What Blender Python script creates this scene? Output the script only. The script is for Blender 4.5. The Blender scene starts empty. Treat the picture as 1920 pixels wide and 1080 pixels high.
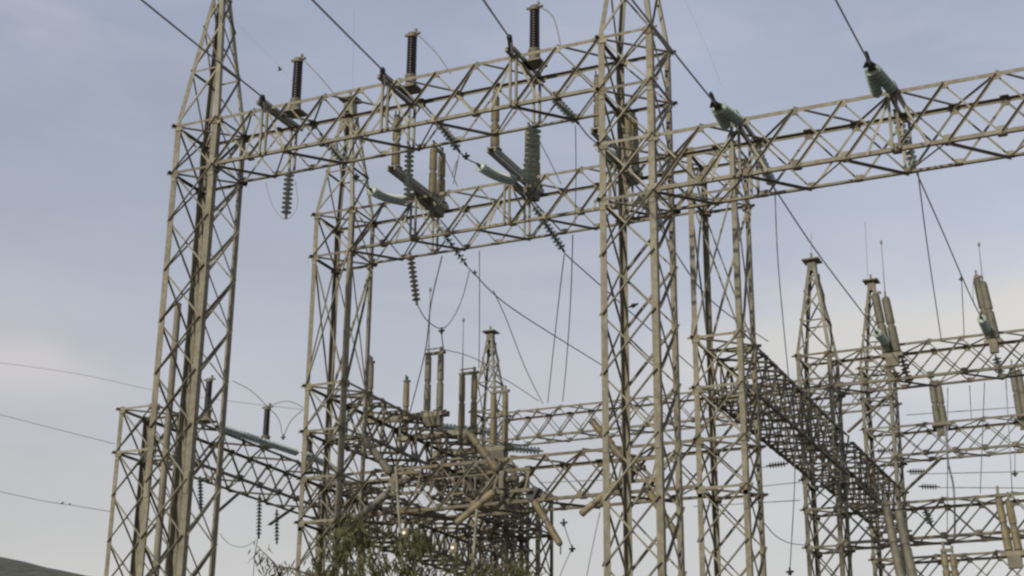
import bpy, math, random
from mathutils import Vector as V, Matrix, noise
random.seed(7)
R = math.radians
scn = bpy.context.scene
C = scn.collection

# ---------------------------------------------------------------- camera
F_PX = 2937.9
RT = V((0.9083, 0.4181, 0.0086)); PITCH, ROLL, YAW = 0.3410, 0.0091, 0.4321
fwd = V((-math.sin(YAW)*math.cos(PITCH), math.cos(YAW)*math.cos(PITCH), math.sin(PITCH)))
rt0 = V((math.cos(YAW), math.sin(YAW), 0)); up0 = rt0.cross(fwd)
RT = math.cos(ROLL)*rt0 + math.sin(ROLL)*up0; UP = -math.sin(ROLL)*rt0 + math.cos(ROLL)*up0
CAM = V((0, 0, 1.6))
cd = bpy.data.cameras.new('camera'); cam = bpy.data.objects.new('camera', cd); C.objects.link(cam)
cd.sensor_width = 36; cd.lens = F_PX/1920*36; cd.clip_start = .1; cd.clip_end = 20000
cam.matrix_world = Matrix(((RT.x, UP.x, -fwd.x, CAM.x), (RT.y, UP.y, -fwd.y, CAM.y), (RT.z, UP.z, -fwd.z, CAM.z), (0, 0, 0, 1)))
scn.camera = cam

# ---------------------------------------------------------------- sky and sun
SUN_EL, SUN_AZ = 24, 194           # azimuth clockwise from +Y: behind the camera, a little to the left
w = bpy.data.worlds.new('World'); scn.world = w; w.use_nodes = True
nt = w.node_tree; N = nt.nodes; L = nt.links; N.clear()
out = N.new('ShaderNodeOutputWorld'); bg = N.new('ShaderNodeBackground'); L.new(bg.outputs[0], out.inputs[0])
sky = N.new('ShaderNodeTexSky'); sky.sky_type = 'NISHITA'; sky.sun_disc = False
sky.sun_elevation = R(SUN_EL); sky.sun_rotation = R(SUN_AZ); sky.air_density = 1.2; sky.dust_density = 2.5
bg.inputs[1].default_value = .1
tc = N.new('ShaderNodeTexCoord')
sep = N.new('ShaderNodeSeparateXYZ'); L.new(tc.outputs['Generated'], sep.inputs[0])
ramp = N.new('ShaderNodeValToRGB'); L.new(sep.outputs[2], ramp.inputs[0])      # thin high overcast, paler low down
cr = ramp.color_ramp
cr.elements[0].position = .0; cr.elements[0].color = (6.9, 6.7, 6.4, 1)
cr.elements[1].position = .17; cr.elements[1].color = (6.6, 6.45, 6.35, 1)
for p_, c_ in ((.24, (5.85, 5.9, 6.2, 1)), (.33, (5.1, 5.35, 6.15, 1)), (.5, (4.15, 4.6, 5.95, 1)), (1., (2.6, 3.1, 4.4, 1))):
    e = cr.elements.new(p_); e.color = c_
mp = N.new('ShaderNodeMapping'); mp.inputs['Scale'].default_value = (1, 1, 2.6); L.new(tc.outputs['Generated'], mp.inputs[0])
nz = N.new('ShaderNodeTexNoise'); nz.inputs['Scale'].default_value = 3.2; nz.inputs['Detail'].default_value = 5; nz.inputs['Roughness'].default_value = .5
L.new(mp.outputs[0], nz.inputs['Vector'])
mr = N.new('ShaderNodeMapRange'); mr.inputs[1].default_value = .3; mr.inputs[2].default_value = .7; mr.inputs[3].default_value = .9; mr.inputs[4].default_value = 1.1
L.new(nz.outputs[0], mr.inputs[0])
mul = N.new('ShaderNodeVectorMath'); mul.operation = 'SCALE'; L.new(ramp.outputs[0], mul.inputs[0]); L.new(mr.outputs[0], mul.inputs['Scale'])
# the overcast is darker towards the left of the view
dt = N.new('ShaderNodeVectorMath'); dt.operation = 'DOT_PRODUCT'; L.new(tc.outputs['Generated'], dt.inputs[0]); dt.inputs[1].default_value = RT
mra = N.new('ShaderNodeMapRange'); L.new(dt.outputs['Value'], mra.inputs[0]); mra.inputs[1].default_value = -.35; mra.inputs[2].default_value = .35; mra.inputs[3].default_value = .91; mra.inputs[4].default_value = 1.06
mul2 = N.new('ShaderNodeVectorMath'); mul2.operation = 'SCALE'; L.new(mul.outputs[0], mul2.inputs[0]); L.new(mra.outputs[0], mul2.inputs['Scale'])
# broken streaks of paler, warmer cloud
mps = N.new('ShaderNodeMapping'); mps.inputs['Scale'].default_value = (1.6, 1.6, 7); mps.inputs['Rotation'].default_value = (.25, .1, 0); L.new(tc.outputs['Generated'], mps.inputs[0])
nz3 = N.new('ShaderNodeTexNoise'); nz3.inputs['Scale'].default_value = 2.6; nz3.inputs['Detail'].default_value = 7; nz3.inputs['Roughness'].default_value = .56; nz3.inputs['Distortion'].default_value = .5
L.new(mps.outputs[0], nz3.inputs['Vector'])
mr3 = N.new('ShaderNodeMapRange'); mr3.interpolation_type = 'SMOOTHSTEP'; L.new(nz3.outputs[0], mr3.inputs[0]); mr3.inputs[1].default_value = .46; mr3.inputs[2].default_value = .72; mr3.inputs[4].default_value = .3
last = N.new('ShaderNodeMixRGB'); L.new(mr3.outputs[0], last.inputs[0]); L.new(mul2.outputs[0], last.inputs[1]); last.inputs[2].default_value = (6.9, 6.7, 6.8, 1)
nz2 = N.new('ShaderNodeTexNoise'); nz2.inputs['Scale'].default_value = 9; nz2.inputs['Detail'].default_value = 6; L.new(mp.outputs[0], nz2.inputs['Vector'])
for px_, py_, sx_, sz_, a_, col_ in ((1900, 585, 6, 20, .85, (8.0, 7.6, 6.9)), (1500, 640, 9, 26, .6, (7.6, 7.2, 6.6)), (20, 675, 16, 40, .6, (7.4, 6.8, 6.6)), (1150, 720, 8, 22, .2, (7.4, 7.0, 6.6))):
    CD = (RT*(px_-960)/F_PX + UP*(540-py_)/F_PX + fwd).normalized()
    sub = N.new('ShaderNodeVectorMath'); sub.operation = 'SUBTRACT'; L.new(tc.outputs['Generated'], sub.inputs[0]); sub.inputs[1].default_value = CD
    sc_ = N.new('ShaderNodeVectorMath'); sc_.operation = 'MULTIPLY'; L.new(sub.outputs[0], sc_.inputs[0]); sc_.inputs[1].default_value = (sx_, sx_, sz_)
    ln = N.new('ShaderNodeVectorMath'); ln.operation = 'LENGTH'; L.new(sc_.outputs[0], ln.inputs[0])
    ad = N.new('ShaderNodeMath'); ad.operation = 'MULTIPLY_ADD'; L.new(nz2.outputs[0], ad.inputs[0]); ad.inputs[1].default_value = 1.7; L.new(ln.outputs['Value'], ad.inputs[2])
    mr2 = N.new('ShaderNodeMapRange'); mr2.interpolation_type = 'SMOOTHSTEP'; L.new(ad.outputs[0], mr2.inputs[0])
    mr2.inputs[1].default_value = .75; mr2.inputs[2].default_value = 2.0; mr2.inputs[3].default_value = a_; mr2.inputs[4].default_value = 0
    m_ = N.new('ShaderNodeMixRGB'); L.new(mr2.outputs[0], m_.inputs[0]); L.new(last.outputs[0], m_.inputs[1]); m_.inputs[2].default_value = (*col_, 1); last = m_
mx = N.new('ShaderNodeMixRGB'); mx.inputs[0].default_value = .85; L.new(sky.outputs[0], mx.inputs[1]); L.new(last.outputs[0], mx.inputs[2]); L.new(mx.outputs[0], bg.inputs[0])

sd = bpy.data.lights.new('sun', 'SUN'); sd.energy = 2.75; sd.angle = R(.8); sd.color = (1, .9, .74)
sun = bpy.data.objects.new('sun', sd); C.objects.link(sun)
sdir = V((math.sin(R(SUN_AZ))*math.cos(R(SUN_EL)), math.cos(R(SUN_AZ))*math.cos(R(SUN_EL)), math.sin(R(SUN_EL))))
sun.rotation_euler = sdir.to_track_quat('Z', 'Y').to_euler()
scn.view_settings.view_transform = 'Standard'; scn.view_settings.look = 'None'; scn.view_settings.gamma = 1; scn.view_settings.exposure = 0
scn.view_settings.use_curve_mapping = False
scn.cycles.max_bounces = 5; scn.cycles.pixel_filter_type = 'BLACKMAN_HARRIS'; scn.cycles.filter_width = 2.4

# ---------------------------------------------------------------- materials
def mat(name, col, rough=.6, metal=0., var=.25, scale=3., col2=None, spec=.4, trans=0., bump=0., streak=None, member=0):
    m = bpy.data.materials.new(name); m.use_nodes = True
    t = m.node_tree; b = t.nodes['Principled BSDF']
    b.inputs['Roughness'].default_value = rough; b.inputs['Metallic'].default_value = metal
    b.inputs['Specular IOR Level'].default_value = spec
    if trans: b.inputs['Transmission Weight'].default_value = trans
    g = t.nodes.new('ShaderNodeNewGeometry'); n = t.nodes.new('ShaderNodeTexNoise')
    n.inputs['Scale'].default_value = scale; n.inputs['Detail'].default_value = 6; n.inputs['Roughness'].default_value = .65
    if streak:
        mpp = t.nodes.new('ShaderNodeMapping'); mpp.inputs['Scale'].default_value = streak
        t.links.new(g.outputs['Position'], mpp.inputs[0]); t.links.new(mpp.outputs[0], n.inputs['Vector'])
    else: t.links.new(g.outputs['Position'], n.inputs['Vector'])
    r = t.nodes.new('ShaderNodeValToRGB'); t.links.new(n.outputs[0], r.inputs[0])
    c2 = col2 or tuple(c*(1+var) for c in col)
    r.color_ramp.elements[0].position = .32; r.color_ramp.elements[0].color = (*[c*(1-var) for c in col], 1)
    r.color_ramp.elements[1].position = .72; r.color_ramp.elements[1].color = (*c2, 1)
    e = r.color_ramp.elements.new(.52); e.color = (*col, 1)
    if member:       # every bar weathers to its own tone; a few have gone brown
        hs = t.nodes.new('ShaderNodeMapRange'); t.links.new(g.outputs['Random Per Island'], hs.inputs[0]); hs.inputs[3].default_value = 1-member; hs.inputs[4].default_value = 1+member
        sc = t.nodes.new('ShaderNodeVectorMath'); sc.operation = 'SCALE'; t.links.new(r.outputs[0], sc.inputs[0]); t.links.new(hs.outputs[0], sc.inputs['Scale'])
        ws = t.nodes.new('ShaderNodeMath'); ws.operation = 'MULTIPLY'; t.links.new(g.outputs['Random Per Island'], ws.inputs[0]); ws.inputs[1].default_value = 37.3
        wf = t.nodes.new('ShaderNodeMath'); wf.operation = 'FRACT'; t.links.new(ws.outputs[0], wf.inputs[0])
        n2 = t.nodes.new('ShaderNodeTexNoise'); n2.inputs['Scale'].default_value = 7; n2.inputs['Detail'].default_value = 8; t.links.new(g.outputs['Position'], n2.inputs['Vector'])
        pr = t.nodes.new('ShaderNodeMath'); pr.operation = 'MULTIPLY'; t.links.new(wf.outputs[0], pr.inputs[0]); t.links.new(n2.outputs[0], pr.inputs[1])
        pm = t.nodes.new('ShaderNodeMapRange'); t.links.new(pr.outputs[0], pm.inputs[0]); pm.inputs[1].default_value = .3; pm.inputs[2].default_value = .56; pm.inputs[4].default_value = .85
        mm = t.nodes.new('ShaderNodeMixRGB'); t.links.new(pm.outputs[0], mm.inputs[0]); t.links.new(sc.outputs[0], mm.inputs[1]); mm.inputs[2].default_value = (.125, .09, .05, 1)
        t.links.new(mm.outputs[0], b.inputs['Base Color'])
    else: t.links.new(r.outputs[0], b.inputs['Base Color'])
    mrr = t.nodes.new('ShaderNodeMapRange'); t.links.new(n.outputs[0], mrr.inputs[0]); mrr.inputs[3].default_value = rough-.12; mrr.inputs[4].default_value = min(1, rough+.15)
    t.links.new(mrr.outputs[0], b.inputs['Roughness'])
    if bump:
        bp = t.nodes.new('ShaderNodeBump'); bp.inputs['Strength'].default_value = bump; bp.inputs['Distance'].default_value = .01
        t.links.new(n.outputs[0], bp.inputs['Height']); t.links.new(bp.outputs[0], b.inputs['Normal'])
    return m
M = dict(
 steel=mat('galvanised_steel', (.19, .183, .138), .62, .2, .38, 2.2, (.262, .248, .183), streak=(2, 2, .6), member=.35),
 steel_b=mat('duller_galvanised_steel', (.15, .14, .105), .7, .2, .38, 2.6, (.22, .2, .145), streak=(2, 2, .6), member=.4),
 far=mat('weathered_far_steel', (.18, .176, .143), .72, .1, .32, 2., (.235, .225, .175), member=.35),
 rust=mat('rusty_steel', (.2, .12, .07), .8, .1, .4, 4.),
 dark=mat('dark_hardware', (.06, .058, .06), .6, .3, .3, 6.),
 brown=mat('brown_glazed_porcelain', (.022, .015, .017), .35, 0, .3, 9.),
 tan=mat('dusty_tan_porcelain', (.29, .25, .155), .5, 0, .25, 5., (.35, .3, .19)),
 grey=mat('dusty_grey_porcelain', (.25, .24, .19), .55, 0, .25, 5.),
 glass=mat('green_toughened_glass', (.4, .48, .41), .25, 0, .2, 5., spec=.6, trans=.2),
 green=mat('weathered_green_glass', (.28, .35, .29), .4, 0, .25, 5., spec=.4, trans=.2),
 pale=mat('pale_dusty_glass', (.34, .31, .22), .35, 0, .2, 5.),
 clear=mat('milky_bluish_glass', (.5, .58, .54), .35, 0, .15, 4., trans=.35),
 wire=mat('stranded_aluminium', (.26, .26, .27), .6, .2, .2, 10.),
 cast=mat('cast_aluminium', (.15, .138, .108), .6, .2, .2, 8.),
 leaf=mat('eucalyptus_leaf', (.085, .09, .035), .6, 0, .4, 2.5, (.16, .16, .065), spec=.25),
 bark=mat('pale_bark', (.1, .09, .065), .85, 0, .3, 8.),
 bird=mat('dark_feathers', (.035, .033, .035), .8, 0, .4, 30.),
 ground=mat('gravel', (.17, .15, .125), .95, 0, .3, 12., (.25, .22, .18), bump=.5),
 hill=mat('dry_scrub', (.085, .09, .065), .95, 0, .45, .12, (.15, .145, .1)),
)
lm = bpy.data.materials.new('lit_lamp'); lm.use_nodes = True
b_ = lm.node_tree.nodes['Principled BSDF']; b_.inputs['Emission Color'].default_value = (1, .75, .4, 1); b_.inputs['Emission Strength'].default_value = .75
M['lamp'] = lm

# ---------------------------------------------------------------- mesh helpers
class MB:
    def __init__(s): s.v = []; s.f = []
    def prism(s, p, q, prof, u, n, close=True):
        """sweep a 2-D profile [(a,b)..] on axes u,n from p to q"""
        k = len(s.v); m = len(prof)
        for o in (p, q):
            for a, b in prof: s.v.append(o + u*a + n*b)
        for i in range(m):
            j = (i+1) % m; s.f.append((k+i, k+j, k+m+j, k+m+i))
        s.f.append(tuple(k+i for i in range(m-1, -1, -1))); s.f.append(tuple(k+m+i for i in range(m)))
        return s
    def angle(s, p, q, u, n, a, t=None):
        """L-angle: heel on line pq, flanges along u and n"""
        p = V(p); q = V(q); d = (q-p).normalized(); u = V(u); n = V(n)
        u = (u - d*u.dot(d)).normalized(); n = (n - d*n.dot(d) - u*n.dot(u)).normalized(); t = t or max(.008, a*.11)
        return s.prism(p, q, [(0, 0), (a, 0), (a, t), (t, t), (t, a), (0, a)], u, n)
    def box(s, p, q, u, a, b):
        """bar pq of width a along u and b across"""
        p = V(p); q = V(q); d = (q-p).normalized(); u = V(u); u = (u-d*u.dot(d)).normalized(); n = d.cross(u)
        return s.prism(p, q, [(-a/2, -b/2), (a/2, -b/2), (a/2, b/2), (-a/2, b/2)], u, n)
    def plate(s, c, x, y, a, b, t=.012):
        c = V(c); x = V(x).normalized(); y = V(y).normalized(); z = x.cross(y)
        return s.prism(c-z*t/2, c+z*t/2, [(-a/2, -b/2+.03), (-a/2+.03, -b/2), (a/2-.03, -b/2), (a/2, -b/2+.03), (a/2, b/2-.03), (a/2-.03, b/2), (-a/2+.03, b/2), (-a/2, b/2-.03)], x, y)
    def lathe(s, p, q, prof, n=12):
        """prof: [(t, r)] t in metres along p->q"""
        p = V(p); d = (V(q)-p).normalized(); u = d.orthogonal().normalized(); w_ = d.cross(u); k = len(s.v)
        for t, r in prof:
            for i in range(n):
                a = 2*math.pi*i/n; s.v.append(p + d*t + (u*math.cos(a)+w_*math.sin(a))*r)
        for j in range(len(prof)-1):
            for i in range(n):
                i2 = (i+1) % n; s.f.append((k+j*n+i, k+j*n+i2, k+(j+1)*n+i2, k+(j+1)*n+i))
        s.f.append(tuple(k+i for i in range(n-1, -1, -1))); m = k+(len(prof)-1)*n; s.f.append(tuple(m+i for i in range(n)))
        return s
    def tube(s, pts, r, n=6):
        pts = [V(p) for p in pts]; k = len(s.v); up = None
        for i, p in enumerate(pts):
            d = (pts[min(i+1, len(pts)-1)] - pts[max(i-1, 0)]).normalized()
            u = d.orthogonal().normalized() if up is None else (up - d*up.dot(d)).normalized(); up = u; w_ = d.cross(u)
            rr = r[i] if isinstance(r, (list, tuple)) else r
            for j in range(n):
                a = 2*math.pi*j/n; s.v.append(p + (u*math.cos(a)+w_*math.sin(a))*rr)
        for i in range(len(pts)-1):
            for j in range(n):
                j2 = (j+1) % n; s.f.append((k+i*n+j, k+i*n+j2, k+(i+1)*n+j2, k+(i+1)*n+j))
        s.f.append(tuple(k+j for j in range(n-1, -1, -1))); m = k+(len(pts)-1)*n; s.f.append(tuple(m+j for j in range(n)))
        return s
    def build(s, name, m, parent=None, smooth=False, label=None):
        org = parent.location if parent and not parent.parent else V((0, 0, 0))
        if parent and parent.parent: org = parent.parent.location
        me = bpy.data.meshes.new(name); me.from_pydata([tuple(v-org) for v in s.v], [], s.f); me.materials.append(M[m])
        import bmesh
        bm = bmesh.new(); bm.from_mesh(me); bmesh.ops.recalc_face_normals(bm, faces=bm.faces); bm.to_mesh(me); bm.free()
        if smooth:
            for p in me.polygons: p.use_smooth = True
            me.set_sharp_from_angle(angle=R(40))
        o = bpy.data.objects.new(name, me); C.objects.link(o)
        if parent: o.parent = parent
        if label: o['label'] = label
        return o
def thing(name, label, cat, loc, group=None):
    o = bpy.data.objects.new(name, None); C.objects.link(o); o.location = V(loc); o['label'] = label; o['category'] = cat
    if group: o['group'] = group
    o['kind'] = 'thing'
    o.empty_display_size = .2
    return o
def tag(o, label, cat, group=None):
    o['label'] = label; o['category'] = cat; o['kind'] = 'thing'
    if group: o['group'] = group
    return o
def at(px, py, Y):
    """the point of the plane y=Y that a sight line through photo pixel px,py meets"""
    d = fwd*F_PX + RT*(px-960) - UP*(py-540); t = Y/d.y
    return CAM + d*t
X_, Y_, Z_ = V((1, 0, 0)), V((0, 1, 0)), V((0, 0, 1))

# ---------------------------------------------------------------- ground and hills
gm = MB()
gm.v = [V((-6000, -6000, 0)), V((6000, -6000, 0)), V((6000, 6000, 0)), V((-6000, 6000, 0))]; gm.f = [(0, 1, 2, 3)]
g = gm.build('ground', 'ground'); g['kind'] = 'structure'
hb = MB(); nx, ny = 110, 26
for j in range(ny+1):
    for i in range(nx+1):
        u = i/nx; t = j/ny
        x = -1150 + u*1050; y = 560 + t*420
        cx_ = at(0, 1040, 770).x                                  # the ridge falls to the right
        h = max(0, at(0, 1040, 770).z - (x-cx_)*.21 if x > cx_ else at(0, 1040, 770).z + (cx_-x)*.12)*math.sin(math.pi*t)**.8
        h += (noise.noise(V((x*.01, y*.01, 1)))*4 + noise.noise(V((x*.06, y*.06, 4)))*1.2)*min(1, h/30)
        hb.v.append(V((x, y, max(-1, h-1))))
for j in range(ny):
    for i in range(nx):
        a = j*(nx+1)+i; hb.f.append((a, a+1, a+nx+2, a+nx+1))
hill = hb.build('hill', 'hill', None, True); hill['kind'] = 'structure'

# ---------------------------------------------------------------- lattice towers
def tower(name, label, x, y, w, ztop, levels, peak=0, steel='steel', leg=.17, step=1.42, dg=.056, group='square lattice columns of the switchyard', zbase=0, plate_cap=True, hatched=()):
    t = thing(name, label, 'lattice tower', (x, y, 0), group)
    cs = [V((x, y, 0)), V((x+w, y, 0)), V((x+w, y+w, 0)), V((x, y+w, 0))]
    dirs = [(X_, Y_), (-X_, Y_), (-X_, -Y_), (X_, -Y_)]
    top = ztop+.06
    for c, (u, n) in zip(cs, dirs):
        m = MB(); m.angle(c, c+Z_*top, u, n, leg, leg*.12)
        for z in [a for a in levels if a < ztop-.5][::2] + [ztop*.5]:      # bolted splice plates
            m.box(c+Z_*(z-.28)+u*leg*.5-n*.012, c+Z_*(z+.28)+u*leg*.5-n*.012, u, leg*.75, .014)
        m.build('leg', steel, t)
    zs = sorted(levels, reverse=True); lo = zs[-1]
    while lo > step*.9: lo -= step; zs.append(max(lo, .15))
    faces = [(cs[0], cs[1], -Y_), (cs[1], cs[2], X_), (cs[3], cs[2], Y_), (cs[0], cs[3], -X_)]
    for a, b, nrm in faces:
        m = MB(); d = (b-a).normalized()
        for k in range(len(zs)-1):
            z1, z0 = zs[k], zs[k+1]; i = leg*.3
            # diagonals cross; one lies outside the flange, one inside
            m.angle(a+d*i+Z_*z0+nrm*.012, b-d*i+Z_*z1+nrm*.012, Z_, nrm, dg)
            m.angle(a+d*i+Z_*z1-nrm*.026, b-d*i+Z_*z0-nrm*.026, -Z_, -nrm, dg*.72)
        for z in levels:
            m.angle(a-d*.14+Z_*z+nrm*.03, b+d*.14+Z_*z+nrm*.03, -Z_, -nrm, .07)
            for c, s_ in ((a, 1), (b, -1)):
                m.plate(c+d*s_*.12+Z_*(z-.07)+nrm*.02, d, Z_, .22, .2)
        m.build('bracing', steel, t)
    for z in levels:
        m = MB(); m.angle(cs[0]+Z_*(z-.05), cs[2]+Z_*(z-.05), Z_, X_, .06); m.angle(cs[1]+Z_*(z-.065), cs[3]+Z_*(z-.065), -Z_, X_, .06)
        m.build('level_frame', steel, t)
    if peak:
        m = MB(); ap = V((x+w/2, y+w/2, ztop+peak)); ends = []
        tp = []
        for c, (u, n) in zip(cs, dirs):
            q = ap + (c+Z_*ap.z-ap)*.17; q.z = ap.z; m.angle(c+Z_*ztop, q, u, n, leg*.75, leg*.09); tp.append((c+Z_*ztop, q))
        for i in range(4):
            a0, a1 = tp[i]; b0, b1 = tp[(i+1) % 4]; hs = [0, .36, .66, .87]
            for k in range(3):
                m.angle(a0.lerp(a1, hs[k]), b0.lerp(b1, hs[k+1]), Z_, X_+Y_, dg*.8)
                if k: m.angle(a0.lerp(a1, hs[k+1]), b0.lerp(b1, hs[k]), Z_, X_+Y_, dg*.7)
            m.angle(a0.lerp(a1, hs[1]), b0.lerp(b1, hs[1]), -Z_, X_+Y_*.5, dg*.9)
            # sheet collar and cap at the tip
            m.box(a0.lerp(a1, .93), b0.lerp(b1, .93), Z_, .3, .014)
        m.build('peak', steel, t)
        m = MB(); m.box(ap-X_*.3, ap+X_*.3, Y_, .6, .05); m.box(ap-Y_*.04+Z_*.03, ap-Y_*.04+Z_*.28, X_, .08, .06); m.build('peak_cap', steel, t)
    m = MB()
    for c in cs: m.box(c+Z_*-.1, c+Z_*.35, X_, .7, .7)
    m.build('footing', 'ground', t)
    return t

def beam(name, label, axis, x, y, ln, zt, zb, w, n, steel='steel', ch=.085, dg=.058, group='box lattice beams of the gantries', dense=False, cross=()):
    t = thing(name, label, 'lattice beam', (x, y, zb), group)
    A = X_ if axis == 'X' else Y_; B = Y_ if axis == 'X' else X_
    o = V((x, y, 0)); st = ln/n
    corners = {(i, j): o + B*(w*i) + Z_*(zt if j else zb) for i in (0, 1) for j in (0, 1)}
    for (i, j), c in corners.items():
        m = MB(); m.angle(c, c+A*ln, -Z_ if j else Z_, B if i == 0 else -B, ch, ch*.12); m.build('chord', steel, t)
    def face(p0, p1, nrm, both, off=0, verts=False):
        m = MB(); sd = (p1-p0).normalized()
        for k in range(n):
            a0 = p0+A*(st*k); a1 = p0+A*(st*(k+1)); b0 = p1+A*(st*k); b1 = p1+A*(st*(k+1)); s0 = sd*ch*.4
            if both or (k+off) % 2 == 0: m.angle(a0+s0+nrm*.01, b1-s0+nrm*.01, A, nrm, dg)
            if both or (k+off) % 2 == 1: m.angle(b0-s0-nrm*.024, a1+s0-nrm*.024, -A, -nrm, dg*.7)
            if verts: m.angle(a0+s0-nrm*.02, b0-s0-nrm*.02, A, -nrm, dg*.8)
            for q in (a0+sd*.09, b0-sd*.09): m.plate(q+nrm*.006, A, sd, .2, .17)
        m.build('lacing', steel, t)
    face(corners[0, 0], corners[0, 1], -B, True, 0, dense); face(corners[1, 0], corners[1, 1], B, True, 0, dense)
    face(corners[0, 0], corners[1, 0], -Z_, dense, 0, dense); face(corners[0, 1], corners[1, 1], Z_, dense, 1, dense)
    for c_ in cross:                                  # a double channel across the box where a line is dead-ended
        m = MB(); q = o + A*(c_-(x if axis == 'X' else y))
        for d_ in (-.09, .09):
            m.box(q+A*d_-B*.28+Z_*(zt+.05), q+A*d_+B*(w+.3)+Z_*(zt+.05), A, .07, .1)
            m.box(q+A*(d_*.9)-B*.035+Z_*(zb+.02), q+A*(d_*.9)-B*.035+Z_*(zt-.02), A, .06, .05)
            m.box(q+A*(d_*.9)+B*(w+.035)+Z_*(zb+.02), q+A*(d_*.9)+B*(w+.035)+Z_*(zt-.02), A, .06, .05)
        m.angle(q-B*.03+Z_*zt, q+A*st*.6-B*.03+Z_*zb, A, B, dg); m.angle(q-B*.03+Z_*zt, q-A*st*.6-B*.03+Z_*zb, A, B, dg)
        m.build('dead_end_channel', steel, t)
    return t

W = 1.369
YA, YB, YC, YD = 31.44, 38.44, 50.5, 59.0
H = [20, 18.61, 17.19, 15.76, 14.48, 13.08, 11.67, 10.37]
XT1, XT2, XC2, XC4, XT5 = -24.65, -12.27, -24.50, -12.38, -31.35
tower('lattice_tower', 'nearest left lattice tower with a tapering peak, tallest at the left', XT1, YA, W, H[0], [H[0], H[1]], 4.75, leg=.175)
tower('lattice_tower', 'tallest middle lattice tower, where two near beams meet at different heights', XT2, YA, W, H[0], H[:4], 4.75, leg=.155)
tower('lattice_tower', 'second lattice tower from the left with a peak, standing behind the highest near beam', XC2, YB, W, H[0], H[:2]+H[4:], 4.1, leg=.145)
tower('lattice_tower', 'flat-topped lattice tower just right of the tallest middle tower', XC4, YB, W, H[0], H[:2]+H[4:], 0, leg=.145)
tower('lattice_tower', 'short lattice tower at the far left, lower than all its neighbours', XT5, YB, W, H[4], H[4:6], 0, leg=.15)
CW = 1.2
tower('lattice_tower', 'wider far lattice tower with a capped peak, left of the slender one', -12.6, YC, CW, 17.4, [17.4, 16.15, 14.48, 13.1, 12.1, 10.85], 3.55, 'far', leg=.14, dg=.06)
tower('lattice_tower', 'slender far lattice tower with a narrow peak behind the tall insulator pair', -12.25, YD, CW, 19.25, [19.25, 18.0, 16.8, 15.6, 14.48, 13.0, 11.78, 10.5], 3.7, 'far', leg=.13, dg=.055)
tower('lattice_tower', 'distant lattice tower with a small peak showing behind the insulators in the middle', -29.1, YD, CW, 19.25, [19.25, 18.0, 14.48], 3.7, 'far', leg=.13, dg=.055)
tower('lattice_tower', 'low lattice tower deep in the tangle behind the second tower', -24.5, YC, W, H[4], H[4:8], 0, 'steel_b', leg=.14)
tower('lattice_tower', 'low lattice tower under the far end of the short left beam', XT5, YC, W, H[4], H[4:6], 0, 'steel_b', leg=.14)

PH = [-21.75, -18.1, -14.5]         # three phases of the near bay
beam('lattice_beam', 'highest near lattice beam between the two nearest towers, under three dark insulators', 'X', XT1+W, YA, XT2-XT1-W, H[0], H[1], W, 10, cross=PH)
beam('lattice_beam', 'lattice beam behind and parallel to the highest near beam, ending at the flat-topped tower', 'X', XC2+W, YB, XC4-XC2-W, H[0], H[1], W, 10, cross=[-21.0, -17.9, -14.6])
beam('lattice_beam', 'big near lattice beam running out of the picture at the right edge', 'X', XT2+W, YA, 11.0, H[2], H[3], W, 10, ch=.09, cross=[-8.95, -5.4])
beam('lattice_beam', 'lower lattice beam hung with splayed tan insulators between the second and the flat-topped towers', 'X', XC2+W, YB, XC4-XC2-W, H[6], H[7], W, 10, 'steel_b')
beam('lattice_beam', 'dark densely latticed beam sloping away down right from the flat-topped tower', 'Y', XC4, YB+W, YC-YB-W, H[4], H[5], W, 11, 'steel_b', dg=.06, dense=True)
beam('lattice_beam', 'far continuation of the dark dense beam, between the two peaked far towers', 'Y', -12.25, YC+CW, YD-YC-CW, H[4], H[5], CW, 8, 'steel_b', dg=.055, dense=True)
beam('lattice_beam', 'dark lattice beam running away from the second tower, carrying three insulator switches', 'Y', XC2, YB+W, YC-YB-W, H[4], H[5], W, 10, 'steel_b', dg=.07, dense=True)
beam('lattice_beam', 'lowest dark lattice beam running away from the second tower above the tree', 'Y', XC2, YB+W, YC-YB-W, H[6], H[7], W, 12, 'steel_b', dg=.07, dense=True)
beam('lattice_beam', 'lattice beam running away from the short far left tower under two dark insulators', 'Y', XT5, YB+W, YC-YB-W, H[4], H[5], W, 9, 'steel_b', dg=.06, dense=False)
beam('lattice_beam', 'topmost far lattice beam at the right, running from the wider peaked tower', 'X', -12.6+CW, YC, 14, 17.4, 16.15, CW, 13, 'far', ch=.09, dg=.055)
beam('lattice_beam', 'far lattice beam at the right, second from the top, below two hanging insulator pairs', 'X', -12.25+CW, YD, 12, 16.8, 15.6, CW, 11, 'far', ch=.09, dg=.05)
beam('lattice_beam', 'far lattice beam at the right, third from the top, with thick insulators in front', 'X', -12.6+CW, YC, 14, 12.1, 10.85, CW, 13, 'far', ch=.09, dg=.055)
beam('lattice_beam', 'far lattice beam at the lower right edge, lowest of the stack', 'X', -12.25+CW, YD, 12, 11.78, 10.5, CW, 11, 'far', ch=.09, dg=.05)
beam('lattice_beam', 'distant lattice beam crossing behind the middle tower between two far peaks', 'X', -29.1+CW, YD, 29.1-12.25-CW, 19.05, 17.8, CW, 16, 'far', ch=.085, dg=.05)
beam('lattice_beam', 'distant lower lattice beam deep in the tangle behind the tree', 'X', -31.35+W, YC, 31.35-24.5-W, 14.48, 13.1, W, 5, 'far', ch=.085, dg=.05)

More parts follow.
